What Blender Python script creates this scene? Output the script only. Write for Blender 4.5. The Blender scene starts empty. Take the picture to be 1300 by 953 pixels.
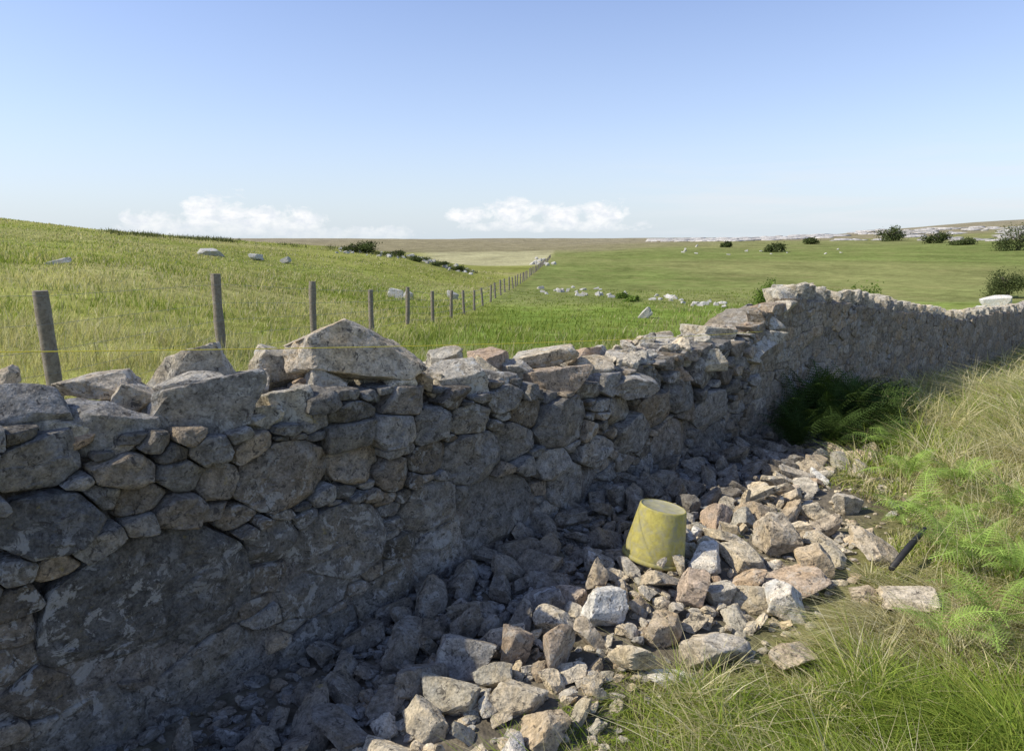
import bpy, bmesh, math, random
import numpy as np
from mathutils import Vector, Matrix, Euler
rng=np.random.default_rng(7); random.seed(7)
C=bpy.context.scene.collection
R=math.radians
# ------------------------------------------------------------------ noise
def _h(i,j,k):
    n=((i*73856093)^(j*19349663)^(k*83492791))&0x7fffffff
    n=(n*1103515245+12345)&0x7fffffff; n^=(n>>15); n=(n*48271)&0x7fffffff; n^=(n>>13)
    return (n&0xffff)/65535.0
def vn(P):
    P=np.asarray(P,float); I=np.floor(P).astype(np.int64); f=P-I; u=f*f*(3-2*f)
    r=0
    for a in (0,1):
        wa=u[...,0] if a else 1-u[...,0]
        for b in (0,1):
            wb=u[...,1] if b else 1-u[...,1]
            for c in (0,1):
                wc=u[...,2] if c else 1-u[...,2]
                r=r+wa*wb*wc*_h(I[...,0]+a,I[...,1]+b,I[...,2]+c)
    return r*2-1
def fbm(P,o=4,g=.5):
    P=np.asarray(P,float); s=0; a=1; t=0
    for i in range(o):
        s=s+a*vn(P*(2**i)+i*17.3); t+=a; a*=g
    return s/t
def n2(x,y,sc,o=3,seed=0.):
    return fbm(np.stack([np.asarray(x)*sc,np.asarray(y)*sc,np.zeros_like(x)+seed],-1),o)
def sm(x,a,b):
    t=np.clip((np.asarray(x,float)-a)/(b-a),0,1); return t*t*(3-2*t)
# ------------------------------------------------------------------ camera model
EYE=1.6; F=900.; TH=math.atan((431-308)/900.)
cF=np.array([0,math.cos(TH),-math.sin(TH)]); cU=np.array([0,math.sin(TH),math.cos(TH)]); cR=np.array([1.,0,0]); CAM=np.array([0,0,EYE])
def ray(px,py): return (px-650)/F*cR+cF-(py-431)/F*cU
# wall frame
P0=np.array([-.18,3.27]); D=np.array([.682,.731]); D/=np.linalg.norm(D); N=np.array([D[1],-D[0]])
def W(a,z,s=0.):
    a=np.asarray(a,float); z=np.asarray(z,float); s=np.asarray(s,float)
    return np.stack([P0[0]+a*D[0]+s*N[0]+0*z, P0[1]+a*D[1]+s*N[1]+0*z, z+0*a+0*s],-1)
def on_wall(px,py,s=0.):
    r=ray(px,py); q=P0+s*N
    k=(q@N)/(r[:2]@N); p=CAM+r*k
    return float((p[:2]-q)@D), float(p[2]), k
def aof(x,y): return (x-P0[0])*D[0]+(y-P0[1])*D[1]
def sof(x,y): return (x-P0[0])*N[0]+(y-P0[1])*N[1]
# ------------------------------------------------------------------ terrain
DK=np.array([3,6,10,16,24,34,50,80,100,130,220,400,700,1000,1600,3000.])
TP=np.array([-300,0,150,300,430,520,600,700,850,1000,1150,1300,1600.])
TZ=np.array([
[-1.2,-1.15,-1.0,-.7,-.3,.3,1.3,3.8,5,5.5,4,0,0,5,-10,-60],
[-1.3,-1.4,-1.24,-1.1,-.85,-.45,.44,2.4,3.4,3.7,1,-4,0,5,-10,-60],
[-1.3,-1.42,-1.35,-1.3,-1.1,-.8,-.2,1.0,1.55,1.5,-1,-4,0,5,-10,-60],
[-1.35,-1.45,-1.55,-1.65,-1.75,-1.65,-1.3,-.4,.15,.05,-3,-5,0,5,-10,-60],
[-1.4,-1.5,-1.75,-1.98,-2.3,-2.45,-2.3,-1.5,-.85,-.95,-4,-5,0,5,-10,-60],
[-1.4,-1.5,-1.75,-2.1,-2.6,-3.0,-3.2,-2.6,-2.05,-2.2,-5.5,-5,0,4.5,-10,-60],
[-1.4,-1.55,-1.8,-2.15,-2.75,-3.3,-3.6,-3.9,-4.1,-4.5,-6,-5,0,5.5,-10,-60],
[-1.4,-1.6,-1.85,-2.3,-2.9,-3.4,-3.8,-4.3,-4.55,-4.8,-5.2,-4.5,-.2,5.5,-10,-60],
[-1.4,-1.6,-1.9,-2.4,-3.0,-3.4,-3.75,-4.2,-4.35,-4.5,-4.1,-1.3,2.,5,-10,-60],
[-1.4,-1.7,-2.1,-2.6,-3.1,-3.4,-3.7,-4.1,-4.25,-4.3,-3.6,0,4,6.5,-8,-60],
[-1.4,-1.7,-2.1,-2.6,-3.1,-3.4,-3.6,-3.9,-3.9,-3.8,-2.2,1.5,10,19,0,-60],
[-1.4,-1.7,-2.1,-2.6,-3.1,-3.4,-3.5,-3.6,-3.4,-3.2,-.6,6,18,31,10,-50],
[-1.4,-1.7,-2.1,-2.6,-3.0,-3.2,-3.2,-3,-2.5,-2,2,12,28,45,30,-40.]])
def cr(p0,p1,p2,p3,t): return .5*((2*p1)+(-p0+p2)*t+(2*p0-5*p1+4*p2-p3)*t*t+(-p0+3*p1-3*p2+p3)*t**3)
def field_z(x,y):
    r=np.hypot(x,y); d=np.maximum(y,.45*r); d=np.clip(d,3,2999)
    px=650+900*np.clip(x/np.maximum(d,1e-3),-2,2)
    u=np.interp(px,TP,np.arange(len(TP))); v=np.interp(np.log(d),np.log(DK),np.arange(len(DK)))
    i=np.clip(np.floor(u).astype(int),0,len(TP)-2); j=np.clip(np.floor(v).astype(int),0,len(DK)-2); fu=u-i; fv=v-j
    cols=[]
    for di in (-1,0,1,2):
        ii=np.clip(i+di,0,len(TP)-1)
        cols.append(cr(*[TZ[ii,np.clip(j+dj,0,len(DK)-1)] for dj in (-1,0,1,2)],fv))
    z=cr(*cols,fu)
    z=z+n2(x,y,.25,3,3.)*.10*sm(d,6,20)+n2(x,y,.05,3,9.)*.25*sm(d,25,90)+n2(x,y,.012,3,19.)*1.4*sm(d,350,800)
    return z+EYE
BA=[-30,2.2,3.4,8.4,11.4,16.5,31,60]; BZ=[0,0,-.1,-.4,-.65,-.8,-1.0,-1.2]
def base_z(a): return np.interp(a,BA,BZ)
def heap(s,a):
    return (.06*sm(s,1.25,.7)+.04*sm(s,.45,.1))*sm(a,-.8,.5)*sm(a,5.6,3.4)
def near_z(x,y):
    a=aof(x,y); s=sof(x,y)
    z=base_z(a)+.2*sm(a,-.5,3)*sm(s,.9,2.4)+.10*sm(a,1.5,4)*sm(s,.6,1.6)+.12*sm(s,2.2,5)+heap(s,a)
    return z+n2(x,y,1.2,3,5.)*.035+n2(x,y,5,3,1.)*.012
def gz(x,y):
    x=np.asarray(x,float); y=np.asarray(y,float)
    s=sof(x,y); w=sm(s,-.5,-.1)*(1-sm(np.hypot(x,y),22,60))
    return field_z(x,y)*(1-w)+near_z(x,y)*w
def ghit(px,py):
    r=ray(px,py); k=np.geomspace(1,2500,4000); P=CAM[None]+r[None]*k[:,None]
    b=P[:,2]<gz(P[:,0],P[:,1])
    i=int(np.argmax(b)) if b.any() else None
    return P[i] if i is not None else None
# ------------------------------------------------------------------ object helpers
def np_mesh(name,V,Fc,mat,col=None,smooth=True,sharp=None):
    me=bpy.data.meshes.new(name); V=np.asarray(V,np.float32).reshape(-1,3); Fc=np.asarray(Fc,np.int32); n,k=Fc.shape
    me.vertices.add(len(V)); me.vertices.foreach_set('co',V.ravel())
    me.loops.add(n*k); me.loops.foreach_set('vertex_index',Fc.ravel())
    me.polygons.add(n); me.polygons.foreach_set('loop_start',np.arange(0,n*k,k,dtype=np.int32))
    me.polygons.foreach_set('use_smooth',np.full(n,smooth))
    me.update(calc_edges=True); me.validate()
    if sharp: me.set_sharp_from_angle(angle=R(sharp))
    if col is not None:
        at=me.color_attributes.new('Col','FLOAT_COLOR','POINT')
        c=np.ones((len(V),4),np.float32); c[:,:3]=col; at.data.foreach_set('color',c.ravel())
    me.materials.append(mat); return me
def ob(name,me,parent=None):
    o=bpy.data.objects.new(name,me); C.objects.link(o)
    if parent: o.parent=parent
    return o
def setp(o,label=None,cat=None,group=None,kind=None):
    for k,v in (('label',label),('category',cat),('group',group),('kind',kind)):
        if v: o[k]=v
    return o
def empty(name,loc=(0,0,0),rz=0):
    o=bpy.data.objects.new(name,None); C.objects.link(o); o.location=loc; o.rotation_euler=(0,0,rz); o.empty_display_size=.1; return o
# ------------------------------------------------------------------ materials
def newmat(name):
    m=bpy.data.materials.new(name); m.use_nodes=True; nt=m.node_tree; nt.nodes.clear()
    return m,nt
class G:
    def __init__(s,nt): s.nt=nt
    def n(s,t,**k):
        x=s.nt.nodes.new(t)
        for a,b in k.items(): setattr(x,a,b)
        return x
    def l(s,a,b): s.nt.links.new(a,b)
    def noise(s,vec,scale,detail=5,rough=.55,dist=0):
        x=s.n('ShaderNodeTexNoise'); x.inputs['Scale'].default_value=scale; x.inputs['Detail'].default_value=detail; x.inputs['Roughness'].default_value=rough; x.inputs['Distortion'].default_value=dist
        s.l(vec,x.inputs['Vector']); return x.outputs['Fac']
    def ramp(s,fac,stops,interp='LINEAR'):
        x=s.n('ShaderNodeValToRGB'); cr_=x.color_ramp; cr_.interpolation=interp
        while len(cr_.elements)<len(stops): cr_.elements.new(.5)
        for e,(p,c) in zip(cr_.elements,stops):
            e.position=p; e.color=(c,c,c,1) if isinstance(c,(int,float)) else (*c,1)
        s.l(fac,x.inputs[0]); return x.outputs[0]
    def mix(s,fac,a,b,mode='MIX'):
        x=s.n('ShaderNodeMix',data_type='RGBA',blend_type=mode)
        for i,v in ((0,fac),(6,a),(7,b)):
            if isinstance(v,(int,float)): x.inputs[i].default_value=v
            elif isinstance(v,tuple): x.inputs[i].default_value=(*v,1)
            else: s.l(v,x.inputs[i])
        return x.outputs[2]
    def math(s,op,a,b=None,c=None):
        x=s.n('ShaderNodeMath',operation=op)
        for i,v in enumerate((a,b,c)):
            if v is None: continue
            if isinstance(v,(int,float)): x.inputs[i].default_value=v
            else: s.l(v,x.inputs[i])
        return x.outputs[0]
def stone_mat(name,src='obj',palette=None,lichen=.5,bump=.75,lcol=(.52,.51,.46)):
    m,nt=newmat(name); g=G(nt)
    pos=g.n('ShaderNodeNewGeometry').outputs['Position']
    if src=='obj':
        rnd=g.n('ShaderNodeObjectInfo').outputs['Random']
        base=g.ramp(rnd,palette,'LINEAR')
    else:
        at=g.n('ShaderNodeAttribute',attribute_name='Col'); base=at.outputs['Color']
    nA=g.noise(pos,5,3,.6,.4); nB=g.noise(pos,24,5,.68); nC=g.noise(pos,110,2,.7); nL=g.noise(pos,15,5,.7,.6); nW=g.noise(pos,2.2,2,.5)
    col=g.mix(1.,base,g.ramp(nB,[(.3,.5),(.5,1.),(.72,1.45)]),'MULTIPLY')
    col=g.mix(g.ramp(nA,[(.46,0.),(.64,.6)]),col,g.mix(1.,col,(1.08,.96,.76),'MULTIPLY'))
    col=g.mix(1.,col,g.ramp(nC,[(.3,.66),(.55,1.05),(.75,1.28)]),'MULTIPLY')
    lf=g.math('MULTIPLY',g.ramp(nL,[(.54,0.),(.58,1.)]),g.ramp(nW,[(.4,.12),(.6,lichen)]))
    col=g.mix(lf,col,lcol)
    nD=g.noise(pos,34,3,.7,1.); col=g.mix(g.ramp(nD,[(.36,.75),(.42,0.)]),col,(.06,.053,.047))
    col=g.mix(g.ramp(nL,[(.30,.35),(.335,0.)]),col,(.36,.28,.07))
    b=g.n('ShaderNodeBsdfDiffuse'); b.inputs['Roughness'].default_value=.6
    g.l(col,b.inputs['Color'])
    bp=g.n('ShaderNodeBump'); bp.inputs['Strength'].default_value=bump; bp.inputs['Distance'].default_value=.03; g.l(nB,bp.inputs['Height']); g.l(bp.outputs[0],b.inputs['Normal'])
    o=g.n('ShaderNodeOutputMaterial'); g.l(b.outputs[0],o.inputs[0]); return m
RUB=[(0,(.42,.385,.30)),(.2,(.53,.455,.325)),(.4,(.45,.41,.335)),(.55,(.60,.51,.36)),(.7,(.42,.34,.235)),(.85,(.55,.49,.38)),(1,(.62,.54,.40))]
M_rub=stone_mat('rubble stone','obj',RUB,.22)
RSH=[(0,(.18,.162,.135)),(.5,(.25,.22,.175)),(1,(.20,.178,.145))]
M_rubs=stone_mat('rubble stone darkened for shade','obj',RSH,.3)  # darker copy of the rubble stone, the wall's shade put into its colour
M_top=stone_mat('weathered top stone','obj',[(0,(.40,.375,.315)),(.3,(.49,.445,.35)),(.6,(.43,.395,.33)),(1,(.51,.455,.35))],.85)
M_red=stone_mat('reddish stone','obj',[(0,(.43,.325,.235)),(.5,(.47,.385,.29)),(1,(.39,.29,.20))],.3)
M_pale=stone_mat('pale limestone','obj',[(0,(.60,.57,.50)),(.5,(.66,.63,.56)),(1,(.52,.49,.44))],.7)
M_field=stone_mat('field limestone','obj',[(0,(.56,.55,.51)),(.5,(.66,.64,.60)),(1,(.48,.47,.43))],.8)
M_wall=stone_mat('wall stone','attr',None,.7,.95,(.42,.41,.375))
def foliage_mat(name,trans=.35):
    m,nt=newmat(name); g=G(nt)
    at=g.n('ShaderNodeAttribute',attribute_name='Col').outputs['Color']
    d=g.n('ShaderNodeBsdfDiffuse'); g.l(at,d.inputs['Color'])
    t=g.n('ShaderNodeBsdfTranslucent'); g.l(g.mix(1.,at,(1.15,1.2,.7),'MULTIPLY'),t.inputs['Color'])
    mx=g.n('ShaderNodeMixShader'); mx.inputs[0].default_value=trans; g.l(d.outputs[0],mx.inputs[1]); g.l(t.outputs[0],mx.inputs[2])
    o=g.n('ShaderNodeOutputMaterial'); g.l(mx.outputs[0],o.inputs[0]); return m
M_grass=foliage_mat('grass blades',.4); M_leaf=foliage_mat('leaves',.2)
def simple_mat(name,c,rough=.8,nsc=20,amt=.35,metal=0,c2=None,bump=.2,th=(.47,.6)):
    m,nt=newmat(name); g=G(nt); pos=g.n('ShaderNodeNewGeometry').outputs['Position']
    n1=g.noise(pos,nsc,5,.65,.3); col=g.mix(1.,c,g.ramp(n1,[(.25,1-amt),(.75,1+amt)]),'MULTIPLY')
    if c2: col=g.mix(g.ramp(g.noise(pos,nsc*.6,5,.7,.8),[(th[0],0.),(th[1],.85)]),col,c2)
    b=g.n('ShaderNodeBsdfPrincipled'); b.inputs['Roughness'].default_value=rough; b.inputs['Metallic'].default_value=metal; g.l(col,b.inputs['Base Color'])
    bp=g.n('ShaderNodeBump'); bp.inputs['Strength'].default_value=bump; bp.inputs['Distance'].default_value=.005; g.l(n1,bp.inputs['Height']); g.l(bp.outputs[0],b.inputs['Normal'])
    o=g.n('ShaderNodeOutputMaterial'); g.l(b.outputs[0],o.inputs[0]); return m
M_post=simple_mat('weathered post wood',(.20,.165,.12),.9,30,.45,0,(.27,.24,.19),.6)
M_wire=simple_mat('galvanised wire',(.25,.25,.25),.5,10,.2,.6)
M_string=simple_mat('yellow string',(.85,.70,.05),.7,30,.1)
M_iron=simple_mat('dark iron',(.03,.028,.027),.6,40,.4,.2)
M_bark=simple_mat('bark',(.10,.08,.06),.9,8,.4)
M_bucket=simple_mat('faded yellow plastic with cement stains',(.38,.33,.08),.85,34,.35,0,(.30,.28,.17),.6,(.42,.66))
M_bbase=simple_mat('cement caked bucket base',(.36,.33,.18),.85,24,.3,0,(.34,.32,.25),.7)
# ground material
m,nt=newmat('ground'); g=G(nt); pos=g.n('ShaderNodeNewGeometry').outputs['Position']
at=g.n('ShaderNodeAttribute',attribute_name='Col').outputs['Color']
mp=g.n('ShaderNodeMapping'); mp.inputs['Scale'].default_value=(1,.45,1); g.l(pos,mp.inputs[0])
c=g.mix(1.,at,g.ramp(g.noise(mp.outputs[0],.09,5,.65,.3),[(.3,.70),(.7,1.28)]),'MULTIPLY')
c=g.mix(1.,c,g.ramp(g.noise(pos,.9,5,.7,.3),[(.3,.58),(.7,1.38)]),'MULTIPLY')
c=g.mix(1.,c,g.ramp(g.noise(pos,9,4,.75),[(.3,.6),(.7,1.4)]),'MULTIPLY')
c=g.mix(g.ramp(g.noise(mp.outputs[0],.35,4,.6,.5),[(.48,0.),(.68,.5)]),c,g.mix(.6,c,(.34,.30,.13)))
b=g.n('ShaderNodeBsdfDiffuse'); g.l(c,b.inputs['Color'])
bp=g.n('ShaderNodeBump'); bp.inputs['Strength'].default_value=.6; bp.inputs['Distance'].default_value=.06; g.l(g.noise(pos,7,4,.75),bp.inputs['Height']); g.l(bp.outputs[0],b.inputs['Normal'])
o=g.n('ShaderNodeOutputMaterial'); g.l(b.outputs[0],o.inputs[0]); M_ground=m
# ------------------------------------------------------------------ ground sheet
az=np.concatenate([np.arange(-180,-50,4.),np.arange(-50,50,.25),np.arange(50,180,4.)])
rr=np.geomspace(.3,3000,330)
A,RR=np.meshgrid(np.radians(az),rr,indexing='ij'); X=np.sin(A)*RR; Y=np.cos(A)*RR; Z=gz(X,Y)
na,nr=X.shape; idx=np.arange(na*nr).reshape(na,nr); nx=np.roll(idx,-1,0)
Fq=np.stack([idx[:,:-1],idx[:,1:],nx[:,1:],nx[:,:-1]],-1).reshape(-1,4)[:, ::-1]
def fx(d): return .072*d-4.44
def ground_col(X,Y):
    s=sof(X,Y); d=np.maximum(Y,1); px=650+900*X/d; r=np.hypot(X,Y); j=n2(X,Y,.02,3,2.)
    def c(*v): return np.array(v)
    col=np.zeros(X.shape+(3,))+c(.235,.248,.064)
    def put(w,cc):
        nonlocal col
        w=np.clip(w,0,1)[...,None]; col=col*(1-w)+cc*w
    put(sm(n2(X,Y,.07,3,4.),-.1,.4)*.75,c(.33,.305,.13))
    put(sm(n2(X,Y*.6,.035,3,14.),.1,.45)*.5,c(.17,.225,.05))
    put(sm(X-fx(d),-.5,2.5)*sm(d,55,35),c(.17,.235,.048))
    rf=sm(X-fx(d),-1,1)*sm(d+j*6,40,48); put(rf,c(.16,.195,.058))
    put(rf*sm(n2(X,Y*.4,.02,4,8.),-.1,.5)*.7,c(.23,.23,.09))
    put(rf*sm(d,200,420)*.6,c(.24,.23,.105))
    hay=sm(fx(d)-X,-1,2)*sm(px,520,560)*sm(d,150,175); put(hay,c(.38,.355,.20))
    put(sm(d+j*60,330,400)*sm(px,1000,700),c(.23,.205,.12)); put(sm(d+j*90,430,520),c(.25,.22,.135))
    put(sm(d+j*200,600,1000)*.7,c(.27,.24,.18))  # farthest ground paler, distance haze put into its colour
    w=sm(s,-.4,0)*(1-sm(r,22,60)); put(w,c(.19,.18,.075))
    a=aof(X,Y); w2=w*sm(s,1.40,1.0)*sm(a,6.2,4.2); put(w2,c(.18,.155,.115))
    return col
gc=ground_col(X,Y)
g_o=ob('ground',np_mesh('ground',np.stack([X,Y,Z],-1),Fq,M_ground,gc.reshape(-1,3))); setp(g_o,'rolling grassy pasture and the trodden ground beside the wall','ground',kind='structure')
# ------------------------------------------------------------------ rocks
_ico={}
def ico(sub):
    if sub not in _ico:
        bm=bmesh.new(); bmesh.ops.create_icosphere(bm,subdivisions=sub,radius=1); bm.verts.ensure_lookup_table()
        _ico[sub]=(np.array([v.co[:] for v in bm.verts]),np.array([[v.index for v in f.verts] for f in bm.faces])); bm.free()
    return _ico[sub]
def rock_arr(seed,sub=4,chops=5,p=90,rough=1.):
    V,Fc=ico(sub); V=V/np.linalg.norm(V,axis=1)[:,None]; q=np.random.default_rng(seed)
    n=[];h=[]
    for ax in range(3):
        for sg in (-1,1):
            v=np.zeros(3); v[ax]=sg; v+=q.normal(0,.30,3); n.append(v/np.linalg.norm(v)); h.append(q.uniform(.48,.8))
    for i in range(chops):
        v=q.normal(0,1,3); n.append(v/np.linalg.norm(v)); h.append(q.uniform(.62,.92))
    n=np.array(n);h=np.array(h)
    o=q.uniform(0,50,3)
    Vw=V+.05*np.stack([vn(V*3+o),vn(V*3+o+9),vn(V*3+o+20)],-1)
    r=(np.clip(Vw@n.T/h,1e-3,None)**p).sum(1)**(-1/p); r=np.minimum(r,1.25)
    r=r*(1+rough*(.05*fbm(V*1.8+o,3)+.03*fbm(V*5+o,3)+(.018*fbm(V*14+o,2) if sub>3 else 0)))
    P=V*r[:,None]; P/=np.abs(P).max(0); return P,Fc
def rmesh(name,seed,sub,mat,**k):
    P,Fc=rock_arr(seed,sub,**k); return np_mesh(name,P,Fc,mat,sharp=22)
def rock_set(mat,n,sub,s0,**k): return [rmesh('rock',s0+i,sub,mat,**k) for i in range(n)]
# ------------------------------------------------------------------ wall top profile
TOPPX=[(0,548),(60,552),(120,568),(180,548),(260,545),(335,545),(395,530),(400,500),(470,497),(545,490),(600,498),(650,480),(690,500),(745,486),(770,475),(830,460),(870,447),(925,436),(952,430),(962,412),(978,400),(992,388),(1015,384),(1060,388),(1100,391),(1180,402),(1215,409),(1260,402),(1300,396)]
tp=[on_wall(x,y)[:2] for x,y in TOPPX]; TA=np.array([-8]+[t[0] for t in tp]+[31.]); TZT=np.array([tp[0][1]]+[t[1] for t in tp]+[-.12])
def topz(a): return np.interp(a,TA,TZT)
A_END=on_wall(955,430)[0]
wall=empty('dry_stone_wall',(0,0,0)); setp(wall,'long rough dry stone wall, broken down at the front and capped where it runs off to the right','wall')
SC=1.35; SQ=.58      # the far stretch is packed in a squeezed length so that its stones come out wider than tall
def gsq(a): return a if a<A_END else A_END+(a-A_END)*SQ
def ginv(u): u=np.asarray(u,float); return np.where(u<A_END,u,A_END+(u-A_END)/SQ)
HAND=[(195,765,330,190),(50,592,125,80),(60,662,180,75),(360,603,150,84),(430,688,145,100),(630,655,115,118),(600,580,84,72),(545,640,84,64),(710,535,74,62),(155,600,74,54),(228,602,64,42),(262,570,68,34),(278,612,40,66),(322,572,48,42),(440,550,82,34),(455,590,66,54),(497,600,48,50),(500,545,58,44),(515,508,64,34),(545,540,64,48),(595,533,64,40),(545,578,54,48),(445,525,94,22),(650,560,64,44),(672,525,58,32),(640,505,48,32),(697,585,44,44),(750,575,64,38),(725,615,78,54),(690,655,32,42),(565,702,135,58),(400,745,135,60),(270,845,210,70),(490,760,115,70),(18,765,64,36),(15,805,64,40),(300,655,64,24),(345,685,64,64),(15,722,64,30),(800,550,54,48),(785,520,54,32),(830,520,54,38),(820,485,64,28),(860,500,54,32),(850,560,64,48),(900,520,64,40),(895,470,64,28),(900,565,54,48),(640,725,95,50),(225,650,64,50),(70,870,160,70),(130,625,54,42),(690,700,64,44),(760,640,64,54),(410,820,150,80),(560,770,120,70),(120,930,240,80),(330,930,200,80)]
S=[]
for (x,y,w,h) in HAND:
    a,z,k=on_wall(x,y); a0=on_wall(x-w/2,y)[0]; a1=on_wall(x+w/2,y)[0]; hz=h*k/F*SC; wa=max(a1-a0,.03)
    S.append((a,z*SC,.45*math.sqrt(wa*hz),wa*.60,hz*.60))
arr=np.array(S)
def try_fill(a0,a1,rlo,rhi,tries,fac=.86):
    global arr
    buf=np.zeros((tries+len(arr),5)); buf[:len(arr)]=arr; m=len(arr)
    aa=rng.uniform(gsq(a0),gsq(a1),tries); rr_=np.sort(rng.uniform(rlo,rhi,tries))[::-1]
    bz=base_z(ginv(aa))-.12; tz=topz(ginv(aa)); zz=rng.uniform(0,1,tries)*(tz-bz)+bz
    for a,r,z,t in zip(aa,rr_,zz,tz):
        if z+r/SC>t+.012: continue
        dx=np.maximum(np.abs(buf[:m,0]-a)-np.maximum(buf[:m,3]-buf[:m,2],0)*.6,0); dy=np.maximum(np.abs(buf[:m,1]-z*SC)-np.maximum(buf[:m,4]-buf[:m,2],0)*.6,0)
        d=dx**2+dy**2
        if (d<(fac*(buf[:m,2]+r))**2).any(): continue
        buf[m]=(a,z*SC,r,r*rng.uniform(1.7,3.0),r*rng.uniform(1.1,1.6)); m+=1
    arr=buf[:m].copy()
try_fill(-5,-1.5,.10,.2,300,.8)
try_fill(-5,A_END,.04,.07,3000,.78); try_fill(-5,A_END,.022,.04,9000,.75); try_fill(-5,A_END,.015,.022,4000,.8)
try_fill(A_END,11,.05,.085,900,.78); try_fill(A_END,11,.024,.045,9000,.74)
try_fill(11,31,.07,.11,3000,.78); try_fill(11,31,.04,.07,7000,.76)
def clip(poly,nx_,ny_,c):
    out=[];L=len(poly)
    for i in range(L):
        p=poly[i];q=poly[(i+1)%L]; dp=p[0]*nx_+p[1]*ny_-c; dq=q[0]*nx_+q[1]*ny_-c
        if dp<=0: out.append(p)
        if dp*dq<0:
            t=dp/(dp-dq); out.append((p[0]+t*(q[0]-p[0]),p[1]+t*(q[1]-p[1])))
    return out
cells=[]
for i in range(len(arr)):
    x,y,r,hx,hy=arr[i]; far=x>A_END
    if far: hy*=1.35
    tl=rng.normal(0,.12); ct,st=math.cos(tl),math.sin(tl); hx=max(hx,r*1.1); hy=max(hy,r*1.05)
    qd=[(-hx*rng.uniform(.85,1.1),-hy*rng.uniform(.9,1.1)),(hx*rng.uniform(.85,1.1),-hy*rng.uniform(.9,1.1)),(hx*rng.uniform(.7,1.1),hy*rng.uniform(.8,1.1)),(-hx*rng.uniform(.7,1.1),hy*rng.uniform(.8,1.1))]
    poly=[(x+u*ct-v*st,y+u*st+v*ct) for u,v in qd]
    for q_ in range(1):
        th=rng.uniform(0,6.283); dirx,diry=math.cos(th),math.sin(th); sup=hx*abs(dirx)+hy*abs(diry); poly=clip(poly,dirx,diry,x*dirx+y*diry+sup*rng.uniform(.72,.95))
    RC=math.hypot(hx,hy)
    dx=arr[:,0]-x; dy=arr[:,1]-y; dd=np.hypot(dx,dy); cand=np.where((dd<(np.hypot(arr[:,3],arr[:,4])+RC+.02))&(dd>1e-6))[0]; cand=cand[np.argsort(dd[cand]-arr[cand,2])][:44]
    for j in cand:
        nx_=dx[j];ny_=dy[j]
        c=(arr[j,0]**2+arr[j,1]**2-arr[j,2]**2-(x*x+y*y-r*r))/2
        L2=nx_*nx_+ny_*ny_; k_=(c-(x*nx_+y*ny_))/L2; mx_=x+nx_*k_; my_=y+ny_*k_
        jt=(.12 if far else .22)*math.sin(37.*(i+j)+13.*(i*j%97)); a_,b_=nx_*math.cos(jt)-ny_*math.sin(jt),nx_*math.sin(jt)+ny_*math.cos(jt); nx_,ny_=a_,b_; c=mx_*nx_+my_*ny_
        poly=clip(poly,nx_,ny_,c)
        if len(poly)<3: break
    if len(poly)>=3: cells.append((np.array([(float(ginv(p[0])),p[1]/SC) for p in poly]),float(ginv(x))))
PAL=np.array([(.30,.282,.25),(.25,.232,.20),(.35,.33,.295),(.32,.275,.215),(.27,.235,.19),(.37,.315,.245),(.23,.22,.20),(.32,.302,.27)])
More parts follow.
